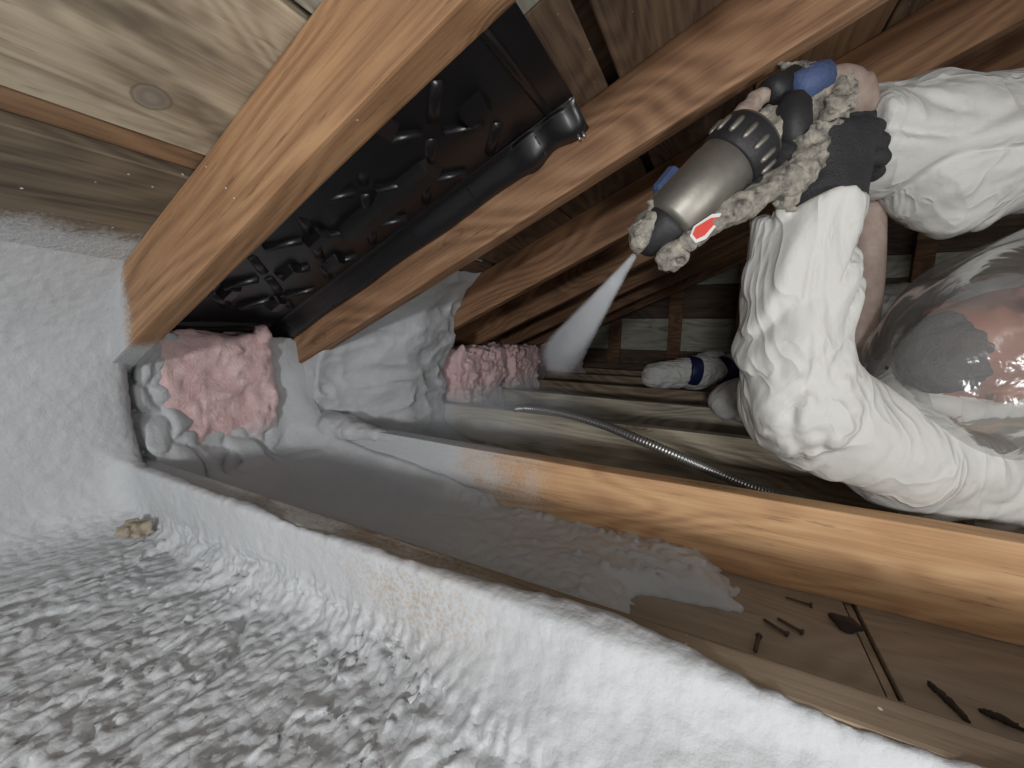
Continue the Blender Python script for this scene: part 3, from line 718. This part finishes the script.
# clear plastic hood: a loose bag over the head, tied at the shoulders
def hood_fn(a, b, t):
    th = a*math.pi*2; ph = .02 + b*(math.pi-.04)                 # ph from the crown (picture left) to the neck opening
    wob = 1 + .05*math.sin(3*th+4*ph) + .03*math.sin(7*th-3*ph+1) + .015*math.sin(13*th+6*ph)
    ct, st = math.cos(ph), math.sin(ph)
    c = P(1030, 338, .60)
    r = (.215, .165, .150)
    return c - RT*(r[0]*ct)*(1-t*1) + (UP*math.cos(th)*r[1]*(1+.20*(ct < 0)*(-ct)) + FW*math.sin(th)*r[2])*st*wob*(1-t) - UP*.045*ct
V = [hood_fn(i/90, j/70, 0) for i in range(90) for j in range(70)]
F = [[i*70+j, ((i+1) % 90)*70+j, ((i+1) % 90)*70+j+1, i*70+j+1] for i in range(90) for j in range(69)]
sub('plastic_hood', V, F, M['film'])
# gloves with fingers
def glove(wr, knu, spread, fdir, curl, thumb, label):
    """wr: wrist, knu: knuckle centre, spread: unit vector along the knuckle row, fdir: finger direction, curl: direction the fingers bend to"""
    wr, knu, spread, fdir, curl = [np.asarray(q, float) for q in (wr, knu, spread, fdir, curl)]
    parts = []
    for k, (s, l) in enumerate([(-.039, .070), (-.013, .080), (.013, .076), (.039, .060)]):
        b = knu + spread*s; m = b + fdir*l*.55 + curl*l*.20; e = m + fdir*l*.05 + curl*l*.55; tip = e - fdir*l*.38 + curl*l*.12
        parts.append([(wr+spread*s*.6+(knu-wr)*.35, .020), (b, .0155), (m, .0145), (e, .0132), (tip, .012)])
    base, mid, tip = thumb; parts.append([(np.asarray(base), .018), (np.asarray(mid), .014), (np.asarray(tip), .011)])
    def f(p):
        pc = (wr+knu)/2
        d = capsule(p, wr+spread*.022, knu+spread*.024, .036, .028); d = smin(d, capsule(p, wr-spread*.022, knu-spread*.024, .036, .028), .03); d = smin(d, capsule(p, wr-(knu-wr)*.5, wr, .034, .036), .03)
        for ch in parts: d = smin(d, chain(p, ch, .006), .006)
        return d
    ap = np.array([a for ch in parts for a, r in ch]+[wr, knu])
    V, F = surfnet(f, lambda p, d: d-fbm(p*45, 2, 81)*.003, ap.min(0)-.045, ap.max(0)+.045, .004, .015)
    o = sub('glove', V, F, M['glove']); o['label'] = label; return o
pz = .575
wr = P(822, 200, .58); knu = P(842, 140, .565)
glove(wr, knu, (RT*.93+UP*.2+FW*.2), (UP*.55-RT*.45+FW*.70)/np.linalg.norm(UP*.55-RT*.45+FW*.70), (-RT*.75-UP*.55+FW*.1), (P(808, 190, .575), P(797, 165, .565), P(792, 140, .570)), 'black knitted glove of the lower hand, wrapped round the gun handle')
wr2 = P(905, 146, .66); kn2 = P(868, 150, .640)
glove(wr2, kn2, UP*.95+FW*.2, -RT*.9-FW*.25, (-UP*.15-FW*.75-RT*.3), (P(882, 132, .635), P(868, 122, .615), P(852, 118, .605)), 'black glove of the upper hand')
# boot covers with tape
def boot(an, toe, up, seed):
    an, toe = np.asarray(an), np.asarray(toe)
    f = lambda p: smin(capsule(p, an, toe*.25+an*.75, .056, .066), capsule(p, an*.7+toe*.3, toe, .064, .054), .03)
    V, F = surfnet(f, lambda p, d: d-(1-np.abs(vnoise(p*A(14, 60, 60), seed)))**4*.006-fbm(p*20, 2, seed)*.006, np.minimum(an, toe)-.09, np.maximum(an, toe)+.09, .005, .03)
    o = sub('boot_cover', V, F, M['suit']); return o
b1 = boot(P(712, 370, 1.72), P(656, 376, 1.72), UP, 91); b2 = boot(P(716, 366, 1.80), P(700, 368, 1.82), UP, 93)
def band(c, d, r, w, name='tape_band'):
    d = np.asarray(d)/np.linalg.norm(d); V, F = lathe(c-d*w/2, c+d*w/2, [(0, r*.97), (.1, r), (.5, r*1.01), (.9, r), (1, r*.97)], 28); return sub(name, V, F, M['tape'])
band(P(692, 371, 1.70), RT*.98-UP*.12, .062, .045); band(P(728, 371, 1.70), RT*.9+UP*.1+FW*.1, .064, .065)

# ------------------------------------------------------------------ SPRAY GUN
gun = empty('spray_gun', tuple(P(720, 200, .58))); tag(gun, 'foam-crusted spray gun with metal barrel held up towards the rafters', 'spray gun')
def gp(name, V, F, mat, parent=gun, smooth=True): return np_mesh(name, V, F, mat, parent, smooth)
tipZ, backZ = .60, .555
ax0 = P(667, 226, .59); ax1 = P(754, 136, .56); adir = (ax1-ax0)/np.linalg.norm(ax1-ax0); alen = np.linalg.norm(ax1-ax0)
rb = R(31, .575)
V, F = lathe(ax0, ax1, [(0, rb*.80), (.02, rb*.92), (.05, rb), (.60, rb), (.62, rb*.97), (1, rb*.97)], 48); barrel = gp('barrel', V, F, M['metal'])
V, F = lathe(ax0+adir*alen*.70, ax0+adir*alen*.98, [(0, rb*1.0), (.06, rb*1.05), (.94, rb*1.05), (1, rb)], 48); ring_ = gp('cooling_ring', V, F, M['blackrub'])
ref = np.cross(adir, UP); ref /= np.linalg.norm(ref); ref2 = np.cross(adir, ref)
for k in range(14):
    a = k*2*math.pi/14; c = ax0+adir*alen*.84 + (ref*math.cos(a)+ref2*math.sin(a))*rb*1.05
    V, F = lathe(c-adir*.012, c+adir*.012, [(0, .0025), (.2, .0042), (.8, .0042), (1, .0025)], 8); gp('fin', V, F, M['metal'], ring_)
# nozzle: black cone cap and crusted front
V, F = lathe(ax0+adir*.006, ax0-adir*.050, [(0, rb*.84), (.25, rb*.80), (.6, rb*.60), (.9, rb*.36), (1, rb*.2)], 36); gp('nozzle_cap', V, F, M['blackrub'])
def crust(name, segs, seed, amp=.010, h=.0035, mat='crust', parent=gun, k=.01):
    def f(p):
        d = None
        for a, b, ra, rb_ in segs:
            c = capsule(p, a, b, ra, rb_); d = c if d is None else smin(d, c, k)
        return d
    ap = np.array([q for s in segs for q in s[:2]]); mr = max(max(s[2:]) for s in segs)+.02
    V, F = surfnet(f, lambda p, d: d-fbm(p*A(70, 70, 70), 3, seed)*amp-(1-np.abs(vnoise(p*55, seed+2)))**4*amp*.5, ap.min(0)-mr, ap.max(0)+mr, h, .025)
    return gp(name, V, F, M[mat], parent)
crust('front_crust', [(P(643, 234, .585), P(662, 210, .59), .018, .022), (P(636, 248, .60), P(648, 240, .60), .006, .012), (P(662, 212, .605), P(690, 178, .60), .012, .008), (P(664, 258, .585), P(692, 238, .57), .013, .012), (P(668, 262, .585), P(676, 264, .585), .008, .007)], 101)
crust('side_tube', [(P(690, 240, .565), P(740, 207, .555), .013, .014), (P(740, 207, .555), P(782, 183, .55), .014, .017), (P(782, 183, .55), P(800, 176, .55), .017, .013)], 104, .008)
crust('rear_block', [(P(752, 140, .575), P(790, 118, .575), .022, .020), (P(745, 150, .57), P(775, 140, .57), .024, .020), (P(735, 132, .58), P(765, 122, .58), .014, .012)], 107, .012)
crust('handle', [(P(785, 205, .56), P(806, 160, .555), .010, .020), (P(806, 160, .555), P(832, 112, .56), .020, .016), (P(796, 180, .55), P(810, 140, .55), .014, .014)], 110, .014)
crust('top_valve', [(P(806, 120, .575), P(838, 88, .575), .016, .016), (P(838, 88, .575), P(800, 108, .57), .012, .014)], 113, .012)
crust('coupling_crust', [(P(798, 60, .57), P(806, 80, .57), .006, .014), (P(785, 72, .575), P(800, 84, .575), .007, .012)], 115, .016, .0028)
V, F = tube(spline([P(690, 182, .585), P(716, 150, .575), P(740, 122, .57), P(768, 92, .57)], 24), np.linspace(.005, .007, 25), 12); gp('feed_rod', V, F, M['metal'])
crust('rod_block', [(P(742, 116, .565), P(760, 98, .565), .013, .012), (P(733, 132, .567), P(742, 118, .566), .010, .013)], 118, .005, .003, 'hose')
V, F = lathe(P(766, 96, .57), P(796, 78, .575), [(0, .010), (.1, .020), (.45, .021), (.5, .017), (.9, .019), (1, .012)], 24); gp('black_coupling', V, F, M['blackrub'])
V, F = lathe(P(790, 92, .568), P(828, 74, .565), [(0, .010), (.08, .021), (.5, .023), (.92, .020), (1, .010)], 24); gp('blue_knob', V, F, M['blue'])
V, F = lathe(P(793, 92, .555), P(794, 150, .555), [(0, .004), (.08, .014), (.25, .0215), (.6, .022), (.85, .016), (1, .006)], 24); gp('black_fitting', V, F, M['blackrub'])
crust('black_body', [(P(735, 205, .575), P(790, 150, .57), .018, .022), (P(720, 222, .58), P(740, 205, .575), .010, .016)], 121, .004, .004, 'blackrub')
# blue lever on the far side
a, b = P(658, 194, .60), P(677, 171, .60); V, F = lathe(a, b, [(0, .008), (.1, .014), (.9, .014), (1, .008)], 8); gp('blue_lever', V, F, M['blue'], smooth=False)
# warning sticker: white wedge with a red face on the barrel's lower side
def wedge(name, pix, Z, th, mat, par=gun):
    q = [P(x, y, Z) for x, y in pix]; n = len(q); V = q + [v + FW*th for v in q]
    F = [list(range(n))[::-1], list(range(n, 2*n))] + [[i, (i+1) % n, n+(i+1) % n, n+i] for i in range(n)]
    return gp(name, V, F, mat, par, False)
wp = wedge('warning_plate', [(690, 236), (696, 243), (706, 239), (722, 219), (721, 213), (712, 214), (694, 226)], .548, .004, M['white'])
wedge('warning_sticker', [(693, 234), (697, 239), (705, 235), (718, 220), (718, 217), (711, 218), (696, 227)], .5465, .002, M['red'], wp)

# hose from the gun, over the glove and down behind the wrist
hp = spline([P(812, 100, .58), P(832, 84, .58), P(850, 86, .59), P(857, 105, .61), P(866, 150, .70), P(868, 220, .73), P(866, 280, .73), P(858, 335, .74), P(842, 374, .80), P(800, 400, .95)], 60)
V, F = tube(hp, [R(15, .70)*(1 if k > 14 else .85) for k in range(61)], 18); o = np_mesh('spray_hose', V, F, M['hose']); tag(o, 'dusty reddish-grey hose hanging from the gun behind the wrist', 'hose')

# ------------------------------------------------------------------ NAILS AND DEBRIS ON THE FLOOR
fz = -JH
def nail(px0, px1, label, r=.0016, headr=.004):
    a = on_z(*px0, fz+.0035); b = on_z(*px1, fz+.003)
    e = empty('nail', tuple((a+b)/2)); tag(e, label, 'nail', 'nails on the floor panel')
    V, F = lathe(a, b, [(0, .0004), (.06, r), (1, r)], 8); np_mesh('shank', V, F, M['nail'], e)
    d = (b-a)/np.linalg.norm(b-a); V, F = lathe(b-d*.001, b+d*.0012, [(0, headr), (1, headr)], 12); np_mesh('head', V, F, M['nail'], e)
nail((763, 619), (787, 634), 'dark nail lying left of its twin in the middle of the floor panel', .0022)
nail((777, 618), (802, 632), 'dark nail lying right of its twin in the middle of the floor panel', .0022)
nail((755, 652), (759, 636), 'short nail close to the foamed joist', .0024)
nail((785, 597), (811, 605), 'nail lying along the foot of the orange joist')
def splinter(pts, rad, name, label, mat):
    V, F = tube(spline(pts, 14), rad, 7); V = np.array(V) + rng.randn(len(V), 3)*.0008; o = np_mesh(name, V, F, mat); tag(o, label, 'debris', 'debris on the floor panel')
splinter([on_z(928, 683, fz+.002), on_z(948, 700, fz+.003), on_z(969, 722, fz+.002)], .0022+.0016*np.sin(np.linspace(.1, 3.0, 15)), 'wood_splinter', 'straight dark splinter right of the floor joint', M['char'])
splinter([on_z(980, 710, fz+.002), on_z(998, 717, fz+.005), on_z(1024, 730, fz+.002)], .0018+.0018*np.sin(np.linspace(.1, 3.0, 15)), 'wood_splinter', 'dark twig-like splinter at the right edge of the picture', M['char'])
V, F = surfnet(lambda p: smin(capsule(p, on_z(832, 617, fz+.004), on_z(845, 624, fz+.006), .006, .009), capsule(p, on_z(845, 624, fz+.005), on_z(860, 628, fz+.004), .008, .004), .006), lambda p, d: d-fbm(p*90, 2, 5)*.006, on_z(845, 622, fz)-.05, on_z(845, 622, fz)+.05, .0025, .02)
o = np_mesh('bark_scrap', V, F, M['char']); tag(o, 'black scrap of bark beside the floor joint', 'debris', 'debris on the floor panel')
c0 = on_z(461, 684, -.088)
V, F = surfnet(lambda p: boxsdf(p, c0, (.011, .008, .010), .003), lambda p, d: d-fbm(p*120, 2, 6)*.003, c0-.02, c0+.02, .002, .01)
o = np_mesh('wood_chip', V, F, M['chip']); tag(o, 'tan wood chip stuck in the lumpy foam at bottom centre', 'debris')
c1 = on_z(136, 528, -.075)
V, F = surfnet(lambda p: ellipsoid(p, c1, (.020, .020, .013)), lambda p, d: d-fbm(p*90, 3, 8)*.010, c1-.05, c1+.05, .003, .02)
o = np_mesh('foam_scrap', V, F, M['lump']); tag(o, 'brownish lump poking through the foam in the left corner', 'debris')

# ------------------------------------------------------------------ SPRAY MIST
def mist_mat(name, dens, a=None, b=None, r0=0, r1=0):
    t = NT(name); t.n.remove(t.b)
    vol = t.new('ShaderNodeVolumePrincipled'); vol.inputs['Color'].default_value = (.92, .94, .97, 1); vol.inputs['Anisotropy'].default_value = -.35
    t.l.new(vol.outputs[0], t.out.inputs['Volume'])
    p = t.pos()
    if a is not None:                              # jet: densest on its axis and near the nozzle
        a, b = np.asarray(a), np.asarray(b); d = (b-a)/np.linalg.norm(b-a); L = np.linalg.norm(b-a)
        s = t.new('ShaderNodeVectorMath', operation='SUBTRACT'); t.put(s.inputs[0], p); s.inputs[1].default_value = tuple(a)
        dt = t.new('ShaderNodeVectorMath', operation='DOT_PRODUCT'); t.put(dt.inputs[0], s.outputs[0]); dt.inputs[1].default_value = tuple(d)
        along = dt.outputs['Value']
        le = t.new('ShaderNodeVectorMath', operation='LENGTH'); t.put(le.inputs[0], s.outputs[0])
        perp = t.math('SQRT', t.math('MAXIMUM', t.math('SUBTRACT', t.math('POWER', le.outputs['Value'], 2.0), t.math('POWER', along, 2.0)), 0.0))
        rad = t.math('ADD', r0, t.math('MULTIPLY', along, (r1-r0)/L))
        q = t.math('DIVIDE', perp, rad)
        fall = t.range(q, 1.0, .1)
        thin = t.math('ADD', .10, t.math('DIVIDE', r0*1.6, rad))
        end = t.range(along, L*1.0, L*.55)
        den = t.math('MULTIPLY', t.math('MULTIPLY', fall, thin), t.math('MULTIPLY', end, dens))
        den = t.math('MULTIPLY', den, t.range(t.noise(p, 18, 3), .2, .7, .5, 1.2))
        t.l.new(den, vol.inputs['Density'])
    else:
        o = t.obj(); le = t.new('ShaderNodeVectorMath', operation='LENGTH'); t.put(le.inputs[0], o)
        den = t.math('MULTIPLY', t.range(le.outputs['Value'], 1.0, .1), t.math('MULTIPLY', t.range(t.noise(p, 9, 3), .25, .75, .3, 1.3), dens)); t.l.new(den, vol.inputs['Density'])
    return t.m
sa, sb = P(634, 256, .60), P(556, 362, 1.75)
V, F = lathe(sa, sb, [(0, .006), (.25, .040), (.6, .080), (1, .12)], 24)
o = np_mesh('spray_mist', V, F, mist_mat('spray_jet', 240.0, sa, sb, .0050, .105)); tag(o, 'white cone of spray mist shooting from the gun nozzle', 'spray mist', kind='stuff')
bm = bmesh.new(); bmesh.ops.create_uvsphere(bm, u_segments=24, v_segments=14, radius=1)
o = bm_obj('mist_cloud', bm, mist_mat('drifting_mist', 1.6), tuple((-.62, 1.15, .0))); o.scale = (.42, .40, .12); tag(o, 'thin drifting mist over the joists at the eave', 'mist', kind='stuff')
